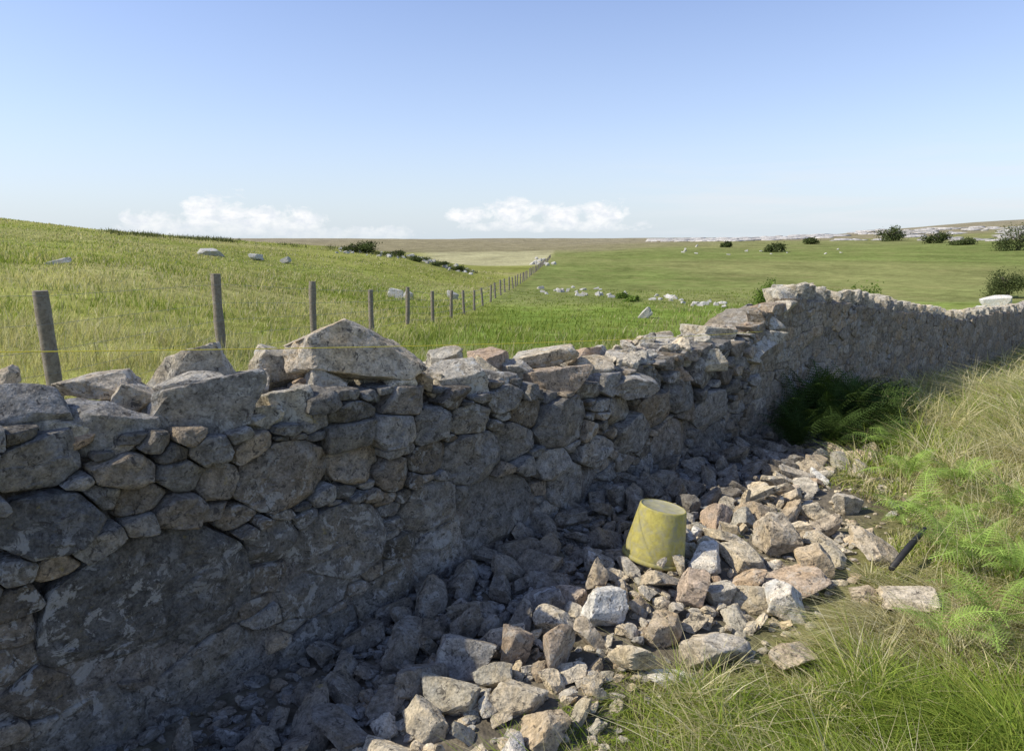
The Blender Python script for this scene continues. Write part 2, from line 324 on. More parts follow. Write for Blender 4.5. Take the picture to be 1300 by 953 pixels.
def stone_cell(poly,a0):
    cen=poly.mean(0); e=np.roll(poly,-1,0)-poly; ln=np.hypot(e[:,0],e[:,1]); k=ln>1e-4; e=e[k];ln=ln[k];pp=poly[k]
    n=np.stack([e[:,1],-e[:,0]],-1)/ln[:,None]; nearw=a0<A_END
    low=nearw and cen[1]<topz(a0)-.45
    h=((pp-cen)*n).sum(1); gap=(rng.uniform(.0003,.002) if low else rng.uniform(.001,.005)) if nearw else rng.uniform(.0003,.002)
    h=h-gap
    if h.min()<.003: return None
    ext=(poly.max(0)-poly.min(0))/2; dist=max(1.9,3.27+a0*.73)
    res=.0045*dist; M=int(np.clip(2*math.pi*ext.mean()/res,16,110)); nrg=int(np.clip(ext.mean()/res,3,22))
    th=np.linspace(0,2*math.pi,M,endpoint=False); dr=np.stack([ext[0]*np.cos(th),ext[1]*np.sin(th)],-1); dr/=np.linalg.norm(dr,axis=1)[:,None]
    r=1/np.max(np.clip(dr@n.T/h,1e-3,None),axis=1)
    o=rng.uniform(0,90,3)
    rim=np.stack([dr[:,0],dr[:,1],np.zeros(M)],-1)
    r=r*(1+.02*fbm(rim*2.2+o,3)+.03*fbm(rim*7+o,2))
    rho=np.concatenate([[1.,1.],1-np.linspace(0,1,nrg+1)[1:-1]**1.15]) if nrg>1 else np.array([1.,1.,.5])
    rho=np.concatenate([rho[:2],[.98],rho[2:][rho[2:]<.96]])
    sz=ext.mean(); H=((rng.uniform(.004,.026) if low else rng.uniform(.002,.065)) if nearw else rng.uniform(.003,.014))
    XY=cen[None,None]+dr[None]*r[None,:,None]*rho[:,None,None]
    XY=np.concatenate([XY.reshape(-1,2),cen[None]]); RH=np.concatenate([np.repeat(rho,M),[0]])
    L=XY-cen
    P3=np.concatenate([XY,np.zeros((len(XY),1))],1)
    fac=H+(L@rng.normal(0,(.05 if low else .2) if nearw else .04,2))
    wob=.010*fbm(P3*12+o,2)[:,None]
    for q in range(5 if nearw else 1):     # broken-off corners: flat face, chamfers only near the rim
        gr=rng.normal(0,1,2); gr/=np.linalg.norm(gr); sup=abs(gr[0])*ext[0]+abs(gr[1])*ext[1]; sl=rng.uniform(.25,.9)
        fac=np.minimum(fac,H+sl*(sup*rng.uniform(.35,.8)-(L+wob)@gr))
    dep=np.maximum(fac,-.028 if nearw else -.008)-(.006)*np.clip((RH-.9)/.1,0,1)**2*min(1,sz/.04)
    rg=np.abs(fbm(P3*7+o,4))
    stp=np.floor(fbm(P3*np.array([3.5,6.,1.])+o,3)*3.)/3.   # layered fracture steps
    dep=dep+((.028*rg+.022*stp*min(1,sz/.1)) if nearw else .008*rg)+.008*fbm(P3*22+o,3)*min(1,sz/.04)+.004*fbm(P3*60+o,2)
    dep[:M]=-.13
    V=W(XY[:,0],XY[:,1],dep)
    nr_=len(rho); ii=np.arange(M); jj=(ii+1)%M; Fs=[]
    for q in range(nr_-1):
        a=q*M+ii;b=q*M+jj;c=(q+1)*M+jj;d=(q+1)*M+ii
        Fs.append(np.stack([a,b,c],-1)); Fs.append(np.stack([a,c,d],-1))
    q=(nr_-1)*M; Fs.append(np.stack([q+ii,q+jj,np.full(M,nr_*M)],-1))
    c=PAL[rng.integers(len(PAL))]*rng.uniform(.7,1.3)
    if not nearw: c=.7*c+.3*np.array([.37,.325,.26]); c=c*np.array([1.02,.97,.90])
    else: c=c*(.74+.12*sm(a0,-1,2.5))  # near face coloured darker to paint the shade it stands in
    return V,np.concatenate(Fs),np.tile(c,(len(V),1))
def merge(parts):
    V=[];Fs=[];Cc=[];o=0
    for p in parts:
        V.append(p[0]);Fs.append(p[1]+o);o+=len(p[0])
        if len(p)>2: Cc.append(p[2])
    return np.concatenate(V),np.concatenate(Fs),(np.concatenate(Cc) if Cc else None)
near_=[];far_=[]
for poly,a0 in cells:
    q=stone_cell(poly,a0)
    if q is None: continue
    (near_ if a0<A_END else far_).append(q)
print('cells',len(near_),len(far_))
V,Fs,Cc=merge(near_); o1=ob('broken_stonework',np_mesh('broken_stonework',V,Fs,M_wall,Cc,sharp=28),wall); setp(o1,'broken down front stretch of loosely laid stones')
V,Fs,Cc=merge(far_); o2=ob('intact_stonework',np_mesh('intact_stonework',V,Fs,M_wall,Cc,sharp=30),wall); setp(o2,'taller intact stretch of small tightly packed stones')
# core
aa=np.concatenate([np.arange(-8,-3,.1),np.arange(-3,A_END-.04,.03),[A_END-.03,A_END+.02],np.arange(A_END+.06,31,.07)])
prof=[]
tzc=topz(aa)-.035; bzc=base_z(aa)-.3
for t in np.linspace(0,1,34):
    up=sm(t,.5,.68); fr=np.where(aa<A_END,-.006-.055*up,-.001)
    prof.append(W(aa,bzc+(tzc-bzc)*t,fr))
fr=np.where(aa<A_END,-.061,-.001)
for t in np.linspace(0,1,10)[1:]: prof.append(W(aa,tzc-.03*t,fr*(1-t)-.5*t))
for t in np.linspace(0,1,8)[1:]: prof.append(W(aa,tzc-.03-(tzc-.03-bzc)*t,np.full_like(aa,-.5)))
Pc=np.stack(prof,1); nz=fbm(Pc*7,4); nz2=fbm(Pc*9+40,4); Pc[...,2]+=nz*.03; Pc[...,0]+=nz2*.016*N[0]; Pc[...,1]+=nz2*.016*N[1]
n1_,n2_=Pc.shape[:2]; ix=np.arange(n1_*n2_).reshape(n1_,n2_)
Fq=np.stack([ix[:-1,:-1],ix[1:,:-1],ix[1:,1:],ix[:-1,1:]],-1).reshape(-1,4)
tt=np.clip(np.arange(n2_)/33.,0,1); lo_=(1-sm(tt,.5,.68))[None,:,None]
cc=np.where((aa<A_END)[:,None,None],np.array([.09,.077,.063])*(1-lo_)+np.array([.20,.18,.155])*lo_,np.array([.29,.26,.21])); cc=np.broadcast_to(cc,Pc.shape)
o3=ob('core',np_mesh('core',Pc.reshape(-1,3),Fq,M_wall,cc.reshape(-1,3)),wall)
bk=[]
for i in range(520):
    a=rng.uniform(-5,14); P,Fc=rock_arr(900+i%12,2); s_=rng.uniform(.06,.14); z=rng.uniform(base_z(a),topz(a)-.05)
    Vv=W(a+P[:,0]*s_,z+P[:,2]*s_*.6,-.47+P[:,1]*.07); bk.append((Vv,Fc[:, ::-1],np.tile(PAL[rng.integers(8)],(len(Vv),1))))
for i in range(620):
    a=rng.uniform(-3,A_END+.1); P,Fc=rock_arr(900+i%12,3 if a<2 else 2); s_=rng.uniform(.025,.07); s=rng.uniform(-.48,-.04)
    th=rng.uniform(0,6.28); x=P[:,0]*math.cos(th)-P[:,1]*math.sin(th)*.7; y=P[:,0]*math.sin(th)+P[:,1]*math.cos(th)*.7
    Vv=W(a+x*s_,topz(a)-.03+P[:,2]*s_*.6+rng.uniform(-.01,.02),s+y*s_); bk.append((Vv,Fc[:, ::-1],np.tile(PAL[rng.integers(8)]*1.3,(len(Vv),1))))
V,Fs,Cc=merge(bk); ob('hearting',np_mesh('hearting',V,Fs,M_wall,Cc,sharp=24),wall)
# coping on the intact part
cop=rock_set(M_top,8,3,300,chops=3)
a=on_wall(1008,380)[0]; cnt=0; rest=[]
while a<30.5:
    w=rng.uniform(.09,.14)*(1 if a<12 else 1.5); hh=rng.uniform(.14,.18); rz=math.atan2(D[1],D[0])+rng.normal(0,.06)
    sc=Vector((w*.52,.15+rng.uniform(-.02,.02),hh*.8)); loc=W(a+w/2,topz(a+w/2)+hh*.30,-.15+rng.normal(0,.008)); rot=Euler((rng.normal(0,.05),rng.normal(.12,.07),rz))
    if cnt<96:
        o=ob('coping_stone',cop[rng.integers(8)],wall); o.location=loc; o.scale=sc; o.rotation_euler=rot
    else:
        P,Fc=rock_arr(300+int(rng.integers(8)),2); Mx=Matrix.LocRotScale(Vector(loc),rot,sc); Mn=np.array(Mx)
        Vv=P@Mn[:3,:3].T+Mn[:3,3]; rest.append((Vv,Fc,np.tile((.40,.37,.32),(len(Vv),1))))
    cnt+=1; a+=w*1.02
if rest:
    V,Fs,Cc=merge(rest); o=ob('coping_stone',np_mesh('coping_rest',V,Fs,M_wall,Cc,sharp=30),wall); o['kind']='stuff'
rend=rock_set(M_red,5,3,340); rg=rock_set(M_top,5,3,360)
for (x,y,w,h,s,rd) in [(948,420,40,24,-.1,1),(954,440,55,26,-.06,0),(964,404,34,20,-.10,1),(976,412,36,24,-.03,0),(984,392,36,20,-.08,0),(938,428,34,18,-.32,1),(950,408,32,18,-.36,0),(962,394,32,18,-.34,1),(994,376,32,18,-.10,0),(1008,370,30,16,-.22,0),(942,450,50,22,-.08,0),(981,380,30,16,-.30,0),(996,388,30,18,-.02,0),(974,425,36,20,0,0)]:
    a,z,k=on_wall(x,y,s); o=ob('end_stone',(rend if rd else rg)[rng.integers(5)],wall); o.location=W(a,z,s); q=k/F/2
    o.scale=(w*q*1.15,w*q*.95,h*q*1.1); o.rotation_euler=(rng.normal(0,.15),rng.normal(0,.15),rng.uniform(.2,1.2))
# ------------------------------------------------------------------ loose stones on the wall top
TOPS=[(8,478,36,24,-.38,'small tan stone at the far left end of the wall top'),
(33,522,100,62,-.14,'dark grey boulder with white lichen at the left edge of the wall top'),
(124,541,128,76,-.10,'broad grey wedge stone leaning on the left part of the wall'),
(130,490,112,34,-.36,'flat buff slab lying behind the broad grey wedge stone'),
(168,508,62,46,-.24,'squarish tan stone left of the big dark block'),
(253,464,118,54,-.38,'rounded lichen covered boulder behind the big dark block'),
(258,518,150,74,-.08,'big dark rectangular block with pale top edge on the wall'),
(248,484,84,24,-.22,'thin pale slab lying on the big dark block'),
(322,484,60,34,-.30,'small tan stone between the rounded boulder and the grey one'),
(364,465,88,56,-.38,'smooth light grey boulder left of the big triangular boulder'),
(363,520,76,64,-.08,'light grey cube-like stone below the smooth grey boulder'),
(460,456,178,92,-.14,'largest boulder on the wall top, tan and roughly triangular'),
(578,484,76,50,-.09,'grey fist-shaped stone right of the largest boulder'),
(562,457,50,28,-.34,'small flat stone peeping behind the grey fist-shaped stone'),
(622,455,70,32,-.34,'reddish brown stone on the far edge of the wall top'),
(706,488,96,54,-.08,'brown angular stone with a flat slanting face at mid wall'),
(690,456,90,30,-.30,'pale flat slab above the brown angular stone'),
(745,452,66,24,-.40,'low pinkish slab on the back edge of the wall top'),
(800,462,66,40,-.12,'light grey chunky stone right of the pale flat slab'),
(842,444,84,26,-.30,'long pale slab lying level before the taller wall'),
(902,428,68,40,-.22,'pale square-edged block resting against the taller wall end'),
(882,457,78,28,-.08,'flat grey stone below the pale square-edged block'),
(782,488,94,34,-.06,'long narrow grey stone below the light grey chunky stone'),
(655,472,48,28,-.22,'small wedge stone right of the reddish brown one'),
(845,470,64,28,-.10,'narrow brown stone left of the flat grey stone'),
(630,485,60,34,-.10,'low grey wedge between the fist-shaped stone and the brown angular one'),
(750,468,56,30,-.14,'tan block filling the dip right of the brown angular stone')]
M_tan=stone_mat('tan boulder','obj',[(0,(.48,.415,.31)),(1,(.52,.445,.335))],.6)
M_brn=stone_mat('brown boulder','obj',[(0,(.34,.275,.21)),(1,(.38,.31,.235))],.5)
M_grey=stone_mat('grey boulder','obj',[(0,(.30,.285,.255)),(1,(.27,.255,.23))],.8)
for i,(x,y,w,h,s,lab) in enumerate(TOPS):
    mat=M_red if 'reddish brown stone on' in lab or 'pinkish' in lab else M_brn if lab.startswith(('brown','narrow brown')) else (M_tan if lab.startswith(('small tan','squarish tan','tan','flat buff','largest')) else (M_grey if lab.startswith(('dark','big dark','broad grey','long narrow grey','low grey')) else M_top))
    P,Fc=rock_arr(500+i,5,chops=4)
    if i==11:
        x_=P[:,0]+.22; zt=np.where(x_>0,1-.58*x_,1+.95*x_); P[:,2]=np.where(P[:,2]>0,np.minimum(P[:,2]*1.15,np.clip(zt*1.05,.1,1.1)+.04*fbm(P*5,3)),P[:,2])
    if i==2:
        P[:,2]=np.where(P[:,2]>0,P[:,2]*np.clip(.75-P[:,0]*.35,.3,1),P[:,2])
    me=np_mesh('boulder',P,Fc,mat,sharp=22)
    a,z,k=on_wall(x,y,s); o=ob('loose_boulder',me); o.location=W(a,z,s); q=k/F/2
    dp=min(w,75)*q*.9
    o.scale=(w*q*1.08,max(dp,.06),h*q*1.1); o.rotation_euler=(rng.normal(0,.06),rng.normal(0,.07),math.radians(rng.uniform(5,30)))
    setp(o,lab,'stone','loose stones on the broken wall top')
small=rock_set(M_top,5,4,600)+rock_set(M_red,1,4,620)+rock_set(M_rub,4,4,640)
for i in range(95):
    a=rng.uniform(-2,A_END-.1); s=rng.uniform(-.48,-.04); r=rng.uniform(.035,.085)
    o=ob('small_top_stone',small[rng.integers(len(small))]); o.location=W(a,topz(a)+r*.3,s); o.scale=(r*1.3,r,r*.65); o.rotation_euler=(rng.normal(0,.25),rng.normal(0,.25),rng.uniform(0,6.3))
    setp(o,'small loose packing stone among the boulders on the broken wall top','stone','small packing stones on the wall top')
# ------------------------------------------------------------------ string line
def tube(pts,rad,seg=8,cap=True):
    pts=np.asarray(pts,float); n=len(pts); rad=np.broadcast_to(np.asarray(rad,float),(n,)); T=np.gradient(pts,axis=0); T/=np.linalg.norm(T,axis=1)[:,None]
    up=np.array([0,0,1.]) if abs(T[0][2])<.9 else np.array([1.,0,0]); V=[]
    for i in range(n):
        u=np.cross(T[i],up); u/=np.linalg.norm(u); v=np.cross(u,T[i])
        for k in range(seg):
            t=2*math.pi*k/seg; V.append(pts[i]+rad[i]*(u*math.cos(t)+v*math.sin(t)))
    Fs=[]
    for i in range(n-1):
        for k in range(seg):
            a=i*seg+k;b=i*seg+(k+1)%seg; Fs+= [(a,a+seg,b),(b,a+seg,b+seg)]
    if cap:
        V.append(pts[0]);V.append(pts[-1]);c0=len(V)-2
        for k in range(seg): Fs+=[(c0,k,(k+1)%seg),(c0+1,(n-1)*seg+(k+1)%seg,(n-1)*seg+k)]
    return np.array(V),np.array(Fs)
aS,zS,_=on_wall(-260,446,.03); aE,zE,_=on_wall(960,420,.03)
t=np.linspace(0,1,30); V,Fs=tube(W(aS+(aE-aS)*t,zS+(zE-zS)*t-.12*t*(1-t),np.full(30,.08)),.0014,6)
setp(ob('string_line',np_mesh('string_line',V,Fs,M_string)),'thin yellow builder\'s string stretched along the broken wall top','string')
# ------------------------------------------------------------------ bucket
bx=empty('bucket')
def lathe(prof,seg=56):
    prof=np.array(prof); n=len(prof); th=np.linspace(0,2*math.pi,seg,endpoint=False)
    V=np.stack([prof[:,0][:,None]*np.cos(th),prof[:,0][:,None]*np.sin(th),np.repeat(prof[:,1][:,None],seg,1)],-1)
    ix=np.arange(n*seg).reshape(n,seg); nx2=np.roll(ix,-1,1)
    return V.reshape(-1,3),np.stack([ix[:-1],nx2[:-1],nx2[1:],ix[1:]],-1).reshape(-1,4)
V,Fs=lathe([(.138,0),(.143,.0),(.1445,.03),(.141,.05),(.112,.25),(.109,.257),(.103,.258),(.104,.25),(.135,.05),(.138,0)]); V[:,:2]*=(1+.012*vn(V*9+3))[:,None]
ob('body',np_mesh('bucket_body',V,Fs,M_bucket),bx)
V,Fs=lathe([(.146,.0),(.152,.003),(.153,.012),(.150,.02),(.1445,.022)]); ob('rim',np_mesh('bucket_rim',V,Fs,M_bucket),bx)
V,Fs=lathe([(.1025,.2565),(.095,.252),(.05,.2515),(.001,.2525)]); ob('base',np_mesh('bucket_base',V,Fs,M_bbase),bx)
p=ghit(831,714); bx.location=(p[0]-.005,p[1]+.01,p[2]+.02); bx.rotation_euler=(R(-3),R(10),R(0))
setp(bx,'upturned faded yellow plastic bucket tilted on the fallen stones','bucket')
bxy=np.array(bx.location[:2])
# ------------------------------------------------------------------ rubble
RN=[(768,772,60,68,'pale','bright pale grey block standing on edge below left of the bucket'),
(995,688,60,56,'rub','large tan block right of the bucket at the top of the heap'),
(1000,772,56,50,'pale','pale angular stone on the grass edge below the large tan block'),
(1038,722,40,46,'rub','cream upright stone right of the large tan block'),
(910,833,86,44,'rub','broad flat tan stone in the grass at the front of the heap'),
(1122,708,64,24,'rub','flat buff stone half sunk in the grass left of the iron bar'),
(1166,768,70,24,'rub','flat stone alone in the grass below the iron bar'),
(1103,686,46,22,'rub','low stone on the grass edge right of the heap'),
(710,822,64,76,'brn','tall dark brown block at the front of the shaded rubble'),
(880,752,48,52,'red','rusty tan cube-shaped stone below the bucket'),
(913,756,34,38,'rub','small upright slab right of the rusty cube-shaped stone'),
(590,838,84,54,'gry','wide grey stone low in the shaded rubble'),
(1020,750,82,30,'red','long pinkish slab right of the pale angular stone'),
(942,712,54,30,'rub','brown flat stone just right of the bucket'),
(845,803,56,44,'rub','rounded brown stone behind the broad flat tan stone'),
(724,858,44,22,'rub','thin slab at the foot of the tall dark brown block'),
(1012,842,70,34,'rub','low tan stone deep in the grass at the front right'),
(1078,642,34,30,'rub','squarish stone at the far right tip of the heap'),
(655,822,46,58,'brn','narrow brown stone left of the tall dark brown block'),
(1035,655,42,28,'rub','light stone behind the large tan block'),
(1095,760,34,22,'rub','small cream stone in the grass right of the pale angular stone'),
(690,765,52,42,'gry','grey angular stone against the shaded wall foot'),
(762,722,48,34,'gry','brown grey stone left of the bucket in the shade')]
mm={'pale':M_pale,'rub':M_rub,'red':M_red,'brn':M_brn,'gry':M_grey}
placed=[(bxy[0],bxy[1],.10)]; solo=[]
for i,(x,y,w,h,mt,lab) in enumerate(RN):
    p=ghit(x,y+h*.40); d=p[1]; q=math.hypot(p[0],d)/F/2*1.0
    o=ob('fallen_stone',rmesh('fallen_stone',700+i,5,mm[mt],chops=4)); o.scale=(w*q*1.1,w*q*.85,h*q*1.08); o.location=(p[0],p[1]+w*q*.5,p[2]+h*q*.75)
    o.rotation_euler=(rng.normal(0,.15),rng.normal(0,.25),rng.uniform(-.6,.6)); setp(o,lab,'stone','stones fallen from the wall'); placed.append((p[0],p[1]+w*q*.5,w*q)); solo.append((p[0],p[1]+w*q*.3,w*q+.04))
rm=rock_set(M_rub,16,4,800,chops=4)+rock_set(M_red,1,4,830,chops=4)+rock_set(M_pale,1,4,840,chops=4)
rs=rock_set(M_rubs,12,4,860,chops=4)
sizes=np.sort(np.clip(rng.lognormal(-3.36,.48,18000),.022,.09))[::-1]; cnt=0; extra=[]
for r in sizes:
    a=rng.uniform(-1.7,5.6); s=rng.uniform(.02,1.34)
    if a<-.9 and s<.25: continue
    if a<.3 and s>.72 and rng.uniform()<.86: continue
    if s>.80 and float(n2(np.array([a]),np.array([s]),1.9,2,5.)[0])>.02: continue
    lim=1.30 if a<2.2 else 1.30-.24*(a-2.2)
    if s>lim-.25*abs(rng.normal()): continue
    x,y,_=W(a,0,s)
    if any((x-u)**2+(y-v)**2<(.78*(r+w))**2 for u,v,w in placed): continue
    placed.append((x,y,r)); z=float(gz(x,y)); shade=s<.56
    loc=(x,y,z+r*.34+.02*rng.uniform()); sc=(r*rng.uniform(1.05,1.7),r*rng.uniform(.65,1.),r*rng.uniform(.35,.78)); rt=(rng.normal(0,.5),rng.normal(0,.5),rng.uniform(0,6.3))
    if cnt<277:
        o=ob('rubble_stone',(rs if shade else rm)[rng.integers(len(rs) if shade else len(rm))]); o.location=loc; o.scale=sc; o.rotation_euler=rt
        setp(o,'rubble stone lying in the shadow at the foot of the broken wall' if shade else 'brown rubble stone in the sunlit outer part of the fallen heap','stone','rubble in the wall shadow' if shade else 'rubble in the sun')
        cnt+=1
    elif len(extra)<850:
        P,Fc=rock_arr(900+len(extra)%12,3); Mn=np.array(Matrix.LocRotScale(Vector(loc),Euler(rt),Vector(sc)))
        cb=np.array(RUB[rng.integers(7)][1]) if not shade else PAL[rng.integers(8)]*.75  # bits in the wall shadow get a darker colour that paints the shade
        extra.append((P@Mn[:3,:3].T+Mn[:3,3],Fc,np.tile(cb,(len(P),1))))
print('rubble',cnt,len(extra))
ch=extra
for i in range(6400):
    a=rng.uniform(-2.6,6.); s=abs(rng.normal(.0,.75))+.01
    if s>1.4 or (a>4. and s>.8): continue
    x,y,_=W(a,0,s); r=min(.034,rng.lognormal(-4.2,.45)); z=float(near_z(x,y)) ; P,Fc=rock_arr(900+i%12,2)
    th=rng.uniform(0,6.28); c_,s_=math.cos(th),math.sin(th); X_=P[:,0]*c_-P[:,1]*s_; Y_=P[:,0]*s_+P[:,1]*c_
    cb=np.array(RUB[rng.integers(7)][1]) if s>.55 else PAL[rng.integers(8)]*.75  # chips close to the wall carry its shade in a darker colour
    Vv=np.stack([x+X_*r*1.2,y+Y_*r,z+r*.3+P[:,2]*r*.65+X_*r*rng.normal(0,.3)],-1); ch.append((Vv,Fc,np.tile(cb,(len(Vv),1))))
V,Fs,Cc=merge(ch); setp(ob('stone_chippings',np_mesh('stone_chippings',V,Fs,M_wall,Cc,sharp=24)),'small stone chippings and rubble bits between the fallen stones','gravel',kind='stuff')
# iron bar
p0=ghit(1130,740); p1=ghit(1172,700)
q=np.array([p0+[0,0,.07],(p0+p1)/2+[0,0,.10],p1+[0,0,.12]]); V,Fs=tube(q,[.013,.016,.011],10)
setp(ob('iron_bar',np_mesh('iron_bar',V,Fs,M_iron)),'short dark bar lying in the grass right of the rubble','bar')
pb=(p0+p1)/2
# ------------------------------------------------------------------ ferns
def frond(seed,base0,L=.62):
    q=np.random.default_rng(seed); V=[];Fs=[];Cc=[]
    arch=q.uniform(.45,.7)
    def rc(t): return np.array([L*t*(1-.10*t),.0+.03*math.sin(t*3+seed),L*arch*(t*1.25-t*t*1.15)])
    base=np.array(base0)*q.uniform(.8,1.2)
    def tri(a,b,c,cc):
        k=len(V); V.extend([a,b,c]); Fs.append((k,k+1,k+2)); Cc.extend([cc]*3)
    NP=16
    for i in range(NP):
        t=.20+.80*i/NP; p=rc(t); T=rc(t+.02)-rc(t-.02); T/=np.linalg.norm(T)
        pl=L*.29*min(1,(t-.08)*4.5)*(1-t)**.8+.010
        for sd in (-1,1):
            dv=np.array([0,sd,0])*.93+T*.32+np.array([0,0,-.12]); dv/=np.linalg.norm(dv); w=T-dv*(T@dv); w/=np.linalg.norm(w)
            m=max(3,int(pl/.013)); cc=base*q.uniform(.75,1.3)
            for j in range(m):
                u=j/m; c0=p+dv*pl*u+np.array([0,0,-.3*pl*u*u]); c1=c0+dv*pl*.66/m; lw=.0118*(1-u*.8)*min(1,pl/.08)+.003
                tri(c0,c1,c0+w*lw+dv*.006,cc); tri(c1,c0,c0-w*lw+dv*.006,cc)
            e=p+dv*pl*1.0+np.array([0,0,-.3*pl]); tri(p-w*.0018,p+w*.0018,e,cc*1.2)
    for i in range(12):
        a=rc(i/12);b=rc((i+1)/12); w=np.array([0,.0028,0]); tri(a-w,a+w,b+w,base*1.3); tri(a-w,b+w,b-w,base*1.3)
    return np_mesh('frond',np.array(V),np.array(Fs),M_leaf,np.array(Cc),smooth=False)
FRD=[frond(i,(.05,.08,.022)) for i in range(6)]; FRB=[frond(i+10,(.235,.33,.075)) for i in range(6)]  # FRD fronds have the wall-foot shade put into their dark green
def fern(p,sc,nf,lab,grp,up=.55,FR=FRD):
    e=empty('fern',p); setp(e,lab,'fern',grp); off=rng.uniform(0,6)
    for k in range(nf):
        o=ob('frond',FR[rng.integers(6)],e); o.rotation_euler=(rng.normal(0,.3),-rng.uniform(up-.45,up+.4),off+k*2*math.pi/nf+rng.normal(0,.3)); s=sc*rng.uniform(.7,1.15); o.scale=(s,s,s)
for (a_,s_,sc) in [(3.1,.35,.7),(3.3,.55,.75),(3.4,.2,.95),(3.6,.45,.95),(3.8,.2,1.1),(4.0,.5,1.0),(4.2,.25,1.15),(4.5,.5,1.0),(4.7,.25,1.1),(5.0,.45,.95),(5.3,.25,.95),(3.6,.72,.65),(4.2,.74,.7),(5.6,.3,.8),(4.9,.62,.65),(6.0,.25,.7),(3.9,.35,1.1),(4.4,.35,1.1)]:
    x,y,_=W(a_,0,s_); fern((x,y,float(gz(x,y))),sc,18,'green bracken fern coloured dark for the shade at the foot of the tall wall','ferns at the wall foot',.8)
BF=[]
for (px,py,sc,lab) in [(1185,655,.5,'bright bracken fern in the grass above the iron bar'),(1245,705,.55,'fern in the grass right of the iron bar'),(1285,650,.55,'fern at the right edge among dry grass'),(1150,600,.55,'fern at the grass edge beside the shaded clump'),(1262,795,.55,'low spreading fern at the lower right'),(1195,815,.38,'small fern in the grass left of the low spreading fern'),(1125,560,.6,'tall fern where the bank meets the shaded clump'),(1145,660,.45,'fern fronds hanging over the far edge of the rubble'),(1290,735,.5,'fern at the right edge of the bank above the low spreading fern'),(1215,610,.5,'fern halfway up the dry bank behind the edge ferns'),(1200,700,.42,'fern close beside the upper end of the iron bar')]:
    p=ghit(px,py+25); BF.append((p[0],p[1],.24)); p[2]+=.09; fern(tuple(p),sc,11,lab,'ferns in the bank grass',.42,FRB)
# ------------------------------------------------------------------ grass
def blades(P,h,w,lean,col,segs=3,tipcol=None):
    n=len(P); th=rng.uniform(0,2*math.pi,n); sd=np.stack([np.cos(th),np.sin(th),np.zeros(n)],-1)
    L=np.stack([lean[:,0],lean[:,1],np.zeros(n)],-1); ll=np.hypot(lean[:,0],lean[:,1])
    V=np.zeros((n,2*segs+1,3)); Cc=np.zeros((n,2*segs+1,3)); tc=col if tipcol is None else tipcol
    for i in range(segs+1):
        t=i/segs; c=P+L*(h*t**1.7)[:,None]; c=c+np.array([0,0,1.])*(h*(t-.35*np.minimum(ll,1.2)*t*t))[:,None]
        k=col*(1-t)+tc*t; wd=(w*(1-t**1.5*.8)*.5)[:,None]
        if i<segs: V[:,2*i]=c-sd*wd; V[:,2*i+1]=c+sd*wd; Cc[:,2*i]=k; Cc[:,2*i+1]=k
        else: V[:,2*segs]=c; Cc[:,2*segs]=k
    Fs=[]
    for i in range(segs-1): a=2*i; Fs+=[(a,a+1,a+3),(a,a+3,a+2)]
    Fs.append((2*segs-2,2*segs-1,2*segs)); Fs=np.array(Fs)
    Fa=(np.arange(n)*(2*segs+1))[:,None,None]+Fs[None]
    return V.reshape(-1,3),Fa.reshape(-1,3),Cc.reshape(-1,3)
GREEN=np.array([(.22,.28,.055),(.27,.32,.075),(.32,.345,.09),(.18,.24,.045)]); STRAW=np.array([(.58,.51,.28),(.50,.45,.23),(.66,.60,.39),(.40,.38,.17)])
def pasture(n,dlo,dhi,pxlo,pxhi,hm=1.,left=False):
    px=rng.uniform(pxlo,pxhi,n); d=np.exp(rng.uniform(math.log(dlo),math.log(dhi),n)); x=(px-650)/900*d; y=d
    s=sof(x,y); k=s<-.5
    if left: k&=(x<fx(d)-.5)
    x=x[k];y=y[k];d=d[k]; n=len(x); ts=.35 if left else 1.1
    st=n2(x,y,.35,3,7.)*.6+n2(x,y,2.,2,1.)*.35+n2(x,y,.09,2,17.)*.5
    tuft=n2(x,y,ts,3,41.); k=tuft+rng.uniform(-.7,.5,n)>(-.15 if left else -.35); x=x[k];y=y[k];d=d[k];st=st[k];tuft=tuft[k];n=len(x)
    P=np.stack([x,y,gz(x,y)-.01],-1)
    lush=sm(x-fx(d),-.5,2.5)
    ish=(rng.uniform(-.55,.55,n)+st-.5*lush-.01)>.0
    col=np.where(ish[:,None],STRAW[rng.integers(0,4,n)]*.9,GREEN[rng.integers(0,4,n)]*1.0)*(rng.uniform(.7,1.2,n)[:,None])*np.where(lush>.5,.88,1.)[:,None]
    h=rng.uniform(.06,.19,n)*(1+1.5*np.maximum(tuft,0))*(1+.25*lush)*np.where(ish,1.3,1.)*(1-.45*sm(d,15,50))*hm; w=np.maximum(.005,.0011*d)
    lean=rng.normal(0,.4,(n,2))+np.array([.15,0])
    return blades(P,h,w,lean,col,2)
V,Fs,Cc=merge([pasture(125000,3.2,60,-160,1120),pasture(55000,28,110,-200,640,1.7,True)])
setp(ob('pasture_grass',np_mesh('pasture_grass',V,Fs,M_grass,Cc)),'long green and straw coloured pasture grass beyond the wall','grass',kind='stuff')
n=180000; px=rng.uniform(640,1470,n); d=np.exp(rng.uniform(math.log(1.4),math.log(16),n)); x=(px-650)/900*d; y=d; s=sof(x,y); a=aof(x,y)
def edgef(a): return np.maximum(np.where(a>2.2,1.40-(a-2.2)*.40,1.40),.1)
edge=edgef(a)+.18*n2(x,y,1.8,2,3.)
patch=n2(x,y,3.1,2,61.)
k=(s>edge)|((s>edge-.75)&(patch>.06)&(rng.uniform(0,1,n)<.5)&(a>-1.2)&(s>.66))
x=x[k];y=y[k];s=s[k];a=a[k];d=d[k]; n=len(x)
tuft=n2(x,y,3.2,3,41.)
